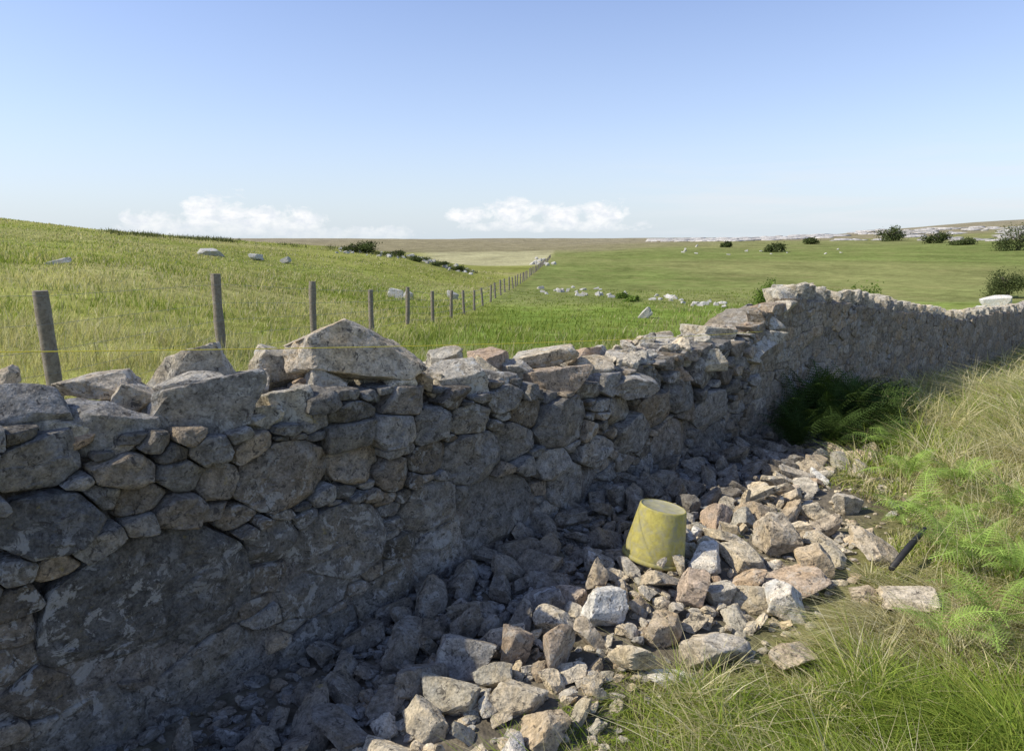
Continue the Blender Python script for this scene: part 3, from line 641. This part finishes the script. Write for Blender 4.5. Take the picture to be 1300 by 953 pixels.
P=np.stack([x,y,gz(x,y)-.01],-1)
stf=.85*n2(x,y,1.5,3,11.)+.18*sm(a,1.5,4.5)-.14+.16*sm(s,1.,2.5)*sm(a,2,4)
ish=(rng.uniform(-.4,.4,n)+stf)>0
col=np.where(ish[:,None],STRAW[rng.integers(0,4,n)]*1.05,GREEN[rng.integers(0,4,n)]*np.array([1.15,1.2,1.]))*rng.uniform(.6,1.25,n)[:,None]
hh=rng.uniform(.05,.16,n)*(1+1.1*sm(a,1.5,3.6))*(1+1.4*tuft)*np.where(ish,1.2,1.)*sm(s-edgef(a),-.9,.3)*1.05+.02
near=np.ones(n)
for (u,v,r_) in BF: near=np.minimum(near,.45+.55*sm(np.hypot(x-u,y-v),r_*.5,r_*1.3))
for (u,v,r_) in solo+[(pb[0],pb[1],.2)]: near=np.minimum(near,.3+.7*sm(np.hypot(x-u,y-v),r_*.8,r_*1.8))
hh*=near
dirn=np.stack([n2(x,y,3.4,2,21.),n2(x,y,3.4,2,31.)],-1)*2.4
b1=blades(P,hh,np.maximum(.005,.0015*d),rng.normal(0,.8,(n,2))+dirn,col,3)
k=(rng.uniform(0,1,n)<.02)&(a>1.2)&(s>edgef(a)+.2); P2=P[k]; m_=len(P2); h2=rng.uniform(.25,.5,m_)
c2=STRAW[rng.integers(0,3,m_)]; b2=blades(P2,h2,np.maximum(.0025,.0009*d[k]),rng.normal(0,.28,(m_,2)),c2,3)
V,Fs,Cc=merge([b1,b2])
setp(ob('bank_grass',np_mesh('bank_grass',V,Fs,M_grass,Cc)),'tangled green and dry yellow grass on the bank right of the wall','grass',kind='stuff')
pts=[]
for i in range(150):
    px=rng.uniform(140,330) if i<80 else rng.uniform(330,600); u=np.interp(px,[135,300,430,560,600],[294,305,314,332,345]); p=ghit(px,u+rng.uniform(.5,3.5))
    if p is None or p[1]>140 or (px<420 and float(vn(np.array([px*.05,3.3,1.])))<-.15): continue
    for k in range(20): q=p+np.array([rng.normal(0,.5),rng.normal(0,.5),0]); pts.append(q)
pts=np.array(pts); pts[:,2]=gz(pts[:,0],pts[:,1]); n=len(pts)
V,Fs,Cc=blades(pts,rng.uniform(.15,.7,n),np.full(n,.08),rng.normal(0,.35,(n,2)),np.array([.13,.14,.055])*rng.uniform(.6,1.5,n)[:,None],2)
setp(ob('skyline_weeds',np_mesh('skyline_weeds',V,Fs,M_leaf,Cc)),'dark nettles and weeds along the crest of the left hillside','weeds',kind='stuff')
# ------------------------------------------------------------------ wire fence
fe=empty('wire_fence',(fx(6),6,float(gz(fx(6),6)))); setp(fe,'post and wire fence running away down the field to the distance','fence')
fo=np.array(fe.location)
pm=[]
for i in range(5):
    t=np.linspace(0,1,8); rr_=.06*(1+.08*rng.normal(size=8)); pts=np.stack([.012*np.sin(t*3+i),.012*np.cos(t*2+i),-.3+1.38*t],-1); V,Fs=tube(pts,rr_,12); V=V+.006*np.stack([vn(V*np.array([30,30,3.])+i),vn(V*np.array([30,30,3.])+9+i),vn(V*20)],-1); pm.append(np_mesh('post',V,Fs,M_post,smooth=True,sharp=40))
dd=[2.4,6.0,9.2,12.8]+[16.5+3.8*i for i in range(62)]
TILT={0:(0,-.05),1:(.02,-.02),2:(0,-.015),3:(.01,.0),4:(0,-.03),5:(0,.03)}
tops=[]
for i,d in enumerate(dd):
    x=fx(d)+(.08 if i==1 else 0)+(rng.normal(0,.02)+(.03*rng.normal() if d>12 else 0)); z=float(gz(x,d)); o=ob('post',pm[i%5],fe); o.location=(x-fo[0],d-fo[1],z-fo[2]); tl=TILT.get(i,(rng.normal(0,.04),rng.normal(0,.05))); o.rotation_euler=(tl[0],tl[1],0); o.scale=(1,1,rng.uniform(.93,1.05))
    tops.append((x,d,z))
tops=np.array(tops)
for hgt in (.12,.32,.52,.74,.98):
    V,Fs=tube(tops-fo+np.array([.06,0,hgt]),np.clip(.0002*tops[:,1],.0016,.008),4); ob('wire',np_mesh('wire',V,Fs,M_wire),fe)
# ------------------------------------------------------------------ field stones
fs_=rock_set(M_field,6,3,1000,chops=4)
def fstone(name,px,py,w,h,lab,grp=None,d=None,up=.5):
    p=ghit(px,py+h/2)
    if p is None: return
    q=p[1]/F/2; o=ob(name,fs_[rng.integers(6)]); o.location=(p[0],p[1]+w*q*.3,p[2]+h*q*up); o.scale=(w*q*1.1,w*q*.8,h*q*1.3); o.rotation_euler=(rng.normal(0,.25),rng.normal(0,.3),rng.uniform(-.5,.5)); setp(o,lab,'stone',grp)
for (x,y,w,h,l) in [(70,332,34,8,'pale limestone outcrop low on the left hillside, leftmost in the field'),(265,320,34,8,'long flat limestone outcrop on the left hillside below the skyline weeds'),(325,326,20,9,'small white boulder right of the long flat outcrop'),(362,331,13,7,'tiny white stone on the hillside right of the small boulder'),(502,371,22,15,'white boulder just right of the fourth fence post'),(518,374,13,9,'small stone beside the white boulder at the fence'),(575,375,18,10,'pale stone lying by the fence further along'),(820,399,20,10,'white boulder alone in the lush grass beyond the broken wall'),(1268,383,34,13,'big white boulder in the right field near the thorn tree'),(1245,392,16,7,'small white stone left of the big boulder near the thorn tree')]:
    fstone('field_boulder',x,y,w,h,l,up=.9)
for i in range(80):
    t=rng.uniform(0,1); x=680+245*t; y=np.interp(x,[680,760,830,900,925],[365,370,377,382,388])+rng.normal(0,3.2)
    if 770<x<815 and rng.uniform()<.6: continue
    if float(vn(np.array([x*.06,1.3,4.])))<-.2: continue
    fstone('tumbled_stone',x,y,rng.uniform(3,11),rng.uniform(3,8),'pale stone in the tumbled wall line across the lush grass','stones of the tumbled field wall',up=.15)
for i in range(80):
    x=rng.uniform(425,605); y=np.interp(x,[425,470,510,550,605],[318,320,324,333,347])+rng.normal(0,1.7)
    fstone('ridge_stone',x,y,rng.uniform(3,8),rng.uniform(2,5),'grey stone in the rough heap along the shoulder of the left hill','stones along the hill shoulder')
for i in range(14):
    fstone('ruin_stone',rng.uniform(676,704),rng.uniform(327,335),rng.uniform(4,8),rng.uniform(3,5),'stone of the small distant ruin beside the fence line','stones of the distant ruin')
for i in range(16):
    x=rng.uniform(860,1080); fstone('distant_stone',x,rng.uniform(311,324),rng.uniform(2,6),rng.uniform(1.2,2.5),'small pale stone scattered at the far side of the right field','distant scattered field stones')
sp=[]
for i in range(900):
    px=rng.uniform(830,1420); yc=np.interp(px,[830,950,1050,1150,1300,1420],[305.5,304.5,300,298,297,298]); th_=np.interp(px,[830,1040,1060,1300],[1.4,2.4,6.,9.]); y=yc+rng.uniform(-1,1)*th_
    if px>1050 and float(vn(np.array([px*.02,y*.35,4.])))<-.25: continue
    p=ghit(px,y)
    if p is None or p[1]>950: continue
    q=p[1]/F; w=rng.uniform(4,15)*q; P,Fc=rock_arr(900+i%12,2); Vv=np.stack([p[0]+P[:,0]*w,p[1]+P[:,1]*w*.5,p[2]+P[:,2]*rng.uniform(.8,2.1)*q+.3*q],-1); sp.append((Vv,Fc,np.tile(np.array([.52,.49,.44])*rng.uniform(.75,1.15),(len(Vv),1))))
V,Fs,Cc=merge(sp)
mS,nt=newmat('scarp'); g=G(nt); at=g.n('ShaderNodeAttribute',attribute_name='Col').outputs[0]; pos=g.n('ShaderNodeNewGeometry').outputs[0]
b=g.n('ShaderNodeBsdfPrincipled'); b.inputs['Roughness'].default_value=.95; g.l(g.mix(1.,at,g.ramp(g.noise(pos,.5,6,.7),[(.35,.55),(.65,1.2)]),'MULTIPLY'),b.inputs['Base Color']); o=g.n('ShaderNodeOutputMaterial'); g.l(b.outputs[0],o.inputs[0])
setp(ob('limestone_scarp',np_mesh('limestone_scarp',V,Fs,mS,Cc)),'pale limestone scarp along the skyline on the right','rock outcrop',kind='structure')
# ------------------------------------------------------------------ bushes and trees
def bush(name,lab,cat,loc,w,h,nl,leaf,base,grp=None,trunk=.2,seed=0):
    q=np.random.default_rng(seed+50); e=empty(name,loc); setp(e,lab,cat,grp)
    nc=18; cen=q.normal(0,1,(nc,3)); cen/=np.linalg.norm(cen,axis=1)[:,None]; cen*=q.uniform(.3,.95,(nc,1)); cen[:,2]=cen[:,2]*.5-.15*np.abs(cen[:,0])
    k=q.integers(0,nc,nl); off=q.normal(0,.15,(nl,3)); P=(cen[k]+off); P[:,0]*=w/2*1.0;P[:,1]*=w/2*.9; P[:,2]=h*(trunk+(1-trunk)*.42)+P[:,2]*h*(1-trunk)*.85+P[:,0]/w*h*.35
    P[:,2]=np.maximum(P[:,2],h*trunk*.4*q.uniform(.3,1,nl))
    a=q.normal(0,1,(nl,3)); a/=np.linalg.norm(a,axis=1)[:,None]; b=np.cross(a,q.normal(0,1,(nl,3))); b/=np.linalg.norm(b,axis=1)[:,None]; s=leaf*q.uniform(.6,1.3,(nl,1))
    V=np.stack([P-a*s,P+b*s*.5,P+a*s,P-b*s*.5],1).reshape(-1,3); Fc=np.arange(nl*4).reshape(nl,4)
    cc=np.array(base)*(q.uniform(.6,1.4,(nl,1)))*(q.uniform(.7,1.3,(nc,1))[k]); cc=np.repeat(cc,4,0)
    ob('crown',np_mesh('crown',V,Fc,M_leaf,cc,smooth=False),e)
    tr=[];t=np.linspace(0,1,5)
    tr.append(tube(np.stack([.05*w*np.sin(t*3),.03*w*t,h*.6*t-.1],-1),w*.035*(1.2-.8*t),7))
    for i in range(5):
        c=cen[i]*np.array([w/2,w/2*.9,1]); c[2]=h*.65+cen[i][2]*h*.3; st=np.array([0.02*w,0,h*.25]); mid=(st+c)/2+np.array([0,0,.06*h]); tr.append(tube(np.array([st,mid,c]),w*np.array([.02,.014,.006]),6))
    V,Fs,_=merge(tr); ob('trunk',np_mesh('trunk',V,Fs,M_bark),e)
DG=(.085,.105,.04); MG=(.16,.23,.05)
def bush_px(px,pyb,w,h,lab,base=DG,name='thorn_tree',cat='tree',nl=2200,d=None,grp=None,trunk=.0):
    if d is None: p=ghit(px,pyb)
    else: p=np.array([(px-650)/900*d,d,0.]); p[2]=float(gz(p[0],p[1])); h=((p[2]-EYE)*-F/d+308)-pyb if h is None else h
    q=p[1]/F; bush(name,lab,cat,tuple(p),w*q,h*q,nl,max(.05,1.1*q),base,grp,trunk,int(px))
bush_px(1277,378,70,40,'wind-shaped dark thorn tree at the right edge of the field',nl=6000,trunk=.08)
bush_px(1292,318,62,34,'large dark tree on the skyline at the right edge',nl=3500)
bush_px(1188,309,38,16,'dark bush on the scarp left of the low wide skyline bush')
bush_px(1222,311,34,10,'low wide dark bush between the scarp bush and the right edge tree',nl=1500)
bush_px(1128,306,44,20,'broad dark tree standing on the limestone scarp')
bush_px(1028,310,26,9,'small dark thorn bush left of the limestone scarp',nl=1500)
bush_px(984,320,28,13,'small thorn bush in the far edge of the right field')
bush_px(921,314,16,8,'tiny thorn bush, leftmost along the far field edge',nl=1200)
bush_px(976,345,44,None,'light green bush showing above the end of the tall wall',MG,'shrub','bush',3500,d=30,trunk=.05)
bush_px(1094,354,44,None,'green bush showing above the middle of the tall wall',MG,'shrub','bush',3500,d=24,trunk=.05)
bush_px(456,321,64,14,'dark spreading thorn bush on the shoulder of the left hill',nl=3500)
bush_px(500,326,34,9,'small dark bush beside the stone heap on the hill shoulder',nl=1500)
bush_px(530,332,28,8,'low bush lower down the hill shoulder',nl=1200)
bush_px(556,338,26,7,'low dark scrub fourth along the hill shoulder from the left',nl=1000)
bush_px(582,344,26,7,'low dark scrub at the foot of the hill shoulder nearest the fence',nl=1000)
bush_px(790,379,18,9,'small dark shrub among the tumbled stones',MG,'shrub','bush',1500)
bush_px(803,383,22,8,'low green shrub right of the dark shrub in the tumbled stones',MG,'shrub','bush',1500)
# ------------------------------------------------------------------ light and sky
SUN_EL=44.; SA=R(-100.)
sv=Vector((math.sin(SA)*math.cos(R(SUN_EL)),math.cos(SA)*math.cos(R(SUN_EL)),math.sin(R(SUN_EL))))
L=bpy.data.lights.new('sun','SUN'); L.energy=5.0; L.angle=R(.5); L.color=(1,.935,.80); lo=bpy.data.objects.new('sun',L); C.objects.link(lo); lo.rotation_euler=sv.to_track_quat('Z','Y').to_euler()
w=bpy.data.worlds.new('World'); bpy.context.scene.world=w; w.use_nodes=True; nt=w.node_tree; nt.nodes.clear(); g=G(nt)
sky=g.n('ShaderNodeTexSky',sky_type='NISHITA'); sky.sun_disc=False; sky.sun_elevation=R(SUN_EL); sky.sun_rotation=R(260); sky.altitude=50; sky.air_density=1.; sky.dust_density=.4; sky.ozone_density=2.
tc=g.n('ShaderNodeTexCoord').outputs['Generated']; sx=g.n('ShaderNodeSeparateXYZ'); g.l(tc,sx.inputs[0])
azn=g.math('ARCTAN2',sx.outputs[0],sx.outputs[1]); eln=g.math('ARCSINE',sx.outputs[2])
cmb=g.n('ShaderNodeCombineXYZ'); g.l(azn,cmb.inputs[0]); g.l(g.math('MULTIPLY',eln,1.6),cmb.inputs[1]); vec=cmb.outputs[0]
q=None
for (x,y,rx,ry) in [(210,292,46,20),(282,280,46,27),(345,286,52,20),(388,282,26,14),(440,299,75,9),(598,274,26,9),(655,270,32,15),(712,274,26,12),(765,274,26,17),(700,287,98,7),(490,299,28,11)]:
    a0=math.atan((x-650)/F); ca=math.cos(a0); e0=math.atan((308-y)/F*ca); ra=rx/F*ca*ca; re=ry/F*ca
    t1=g.math('POWER',g.math('ABSOLUTE',g.math('DIVIDE',g.math('SUBTRACT',azn,a0),ra)),2.); t2=g.math('POWER',g.math('ABSOLUTE',g.math('DIVIDE',g.math('SUBTRACT',eln,e0),re)),2.)
    v=g.math('SUBTRACT',1.,g.math('ADD',t1,t2)); v=g.math('MAXIMUM',v,-2.); q=v if q is None else g.math('MAXIMUM',q,v)
cn=g.noise(vec,30,10,.66,.4)
dn=g.math('ADD',q,g.math('MULTIPLY',g.math('SUBTRACT',cn,.5),6.5))
dens=g.ramp(g.math('MULTIPLY_ADD',dn,.3,.3),[(.14,0.),(.32,.5),(.60,1.)])
dens=g.math('MULTIPLY',dens,g.ramp(eln,[(.0,.15),(.035,1.)]))
skc=g.mix(1.,sky.outputs[0],(1.34,1.26,1.44),'MULTIPLY')
hz=g.ramp(eln,[(0.,.92),(.06,.66),(.16,.32),(.42,0.)]); skc=g.mix(hz,skc,(4.55,5.3,5.95))
mp=g.n('ShaderNodeMapping'); mp.inputs['Scale'].default_value=(1.,7.,1); g.l(vec,mp.inputs[0]); wn=g.noise(mp.outputs[0],5,6,.55,.5)
wm=g.math('MULTIPLY',g.ramp(wn,[(.42,0.),(.70,.75)]),g.math('MULTIPLY',g.ramp(eln,[(.0,.6),(.05,1.),(.13,0.)]),g.ramp(azn,[(.05,0.),(.3,1.)])))
skc=g.mix(wm,skc,(5.9,6.2,6.6))
ccol=g.mix(g.ramp(g.noise(vec,55,6,.6),[(.35,0.),(.6,1.)]),(6.0,6.3,6.8),(7.6,7.6,7.6)); skc=g.mix(dens,skc,ccol)
bg=g.n('ShaderNodeBackground'); bg.inputs[1].default_value=.138; g.l(skc,bg.inputs[0]); o=g.n('ShaderNodeOutputWorld'); g.l(bg.outputs[0],o.inputs[0])
# ------------------------------------------------------------------ camera
cd=bpy.data.cameras.new('camera'); cd.sensor_width=36; cd.lens=36*F/1300; cd.clip_end=6000; cd.clip_start=.05; cd.shift_y=-45.5/1300
co=bpy.data.objects.new('camera',cd); C.objects.link(co); co.location=(0,0,EYE); co.rotation_euler=(math.pi/2-TH,0,0); bpy.context.scene.camera=co
s=bpy.context.scene; s.view_settings.view_transform='Standard'; s.view_settings.look='None'; s.view_settings.exposure=0
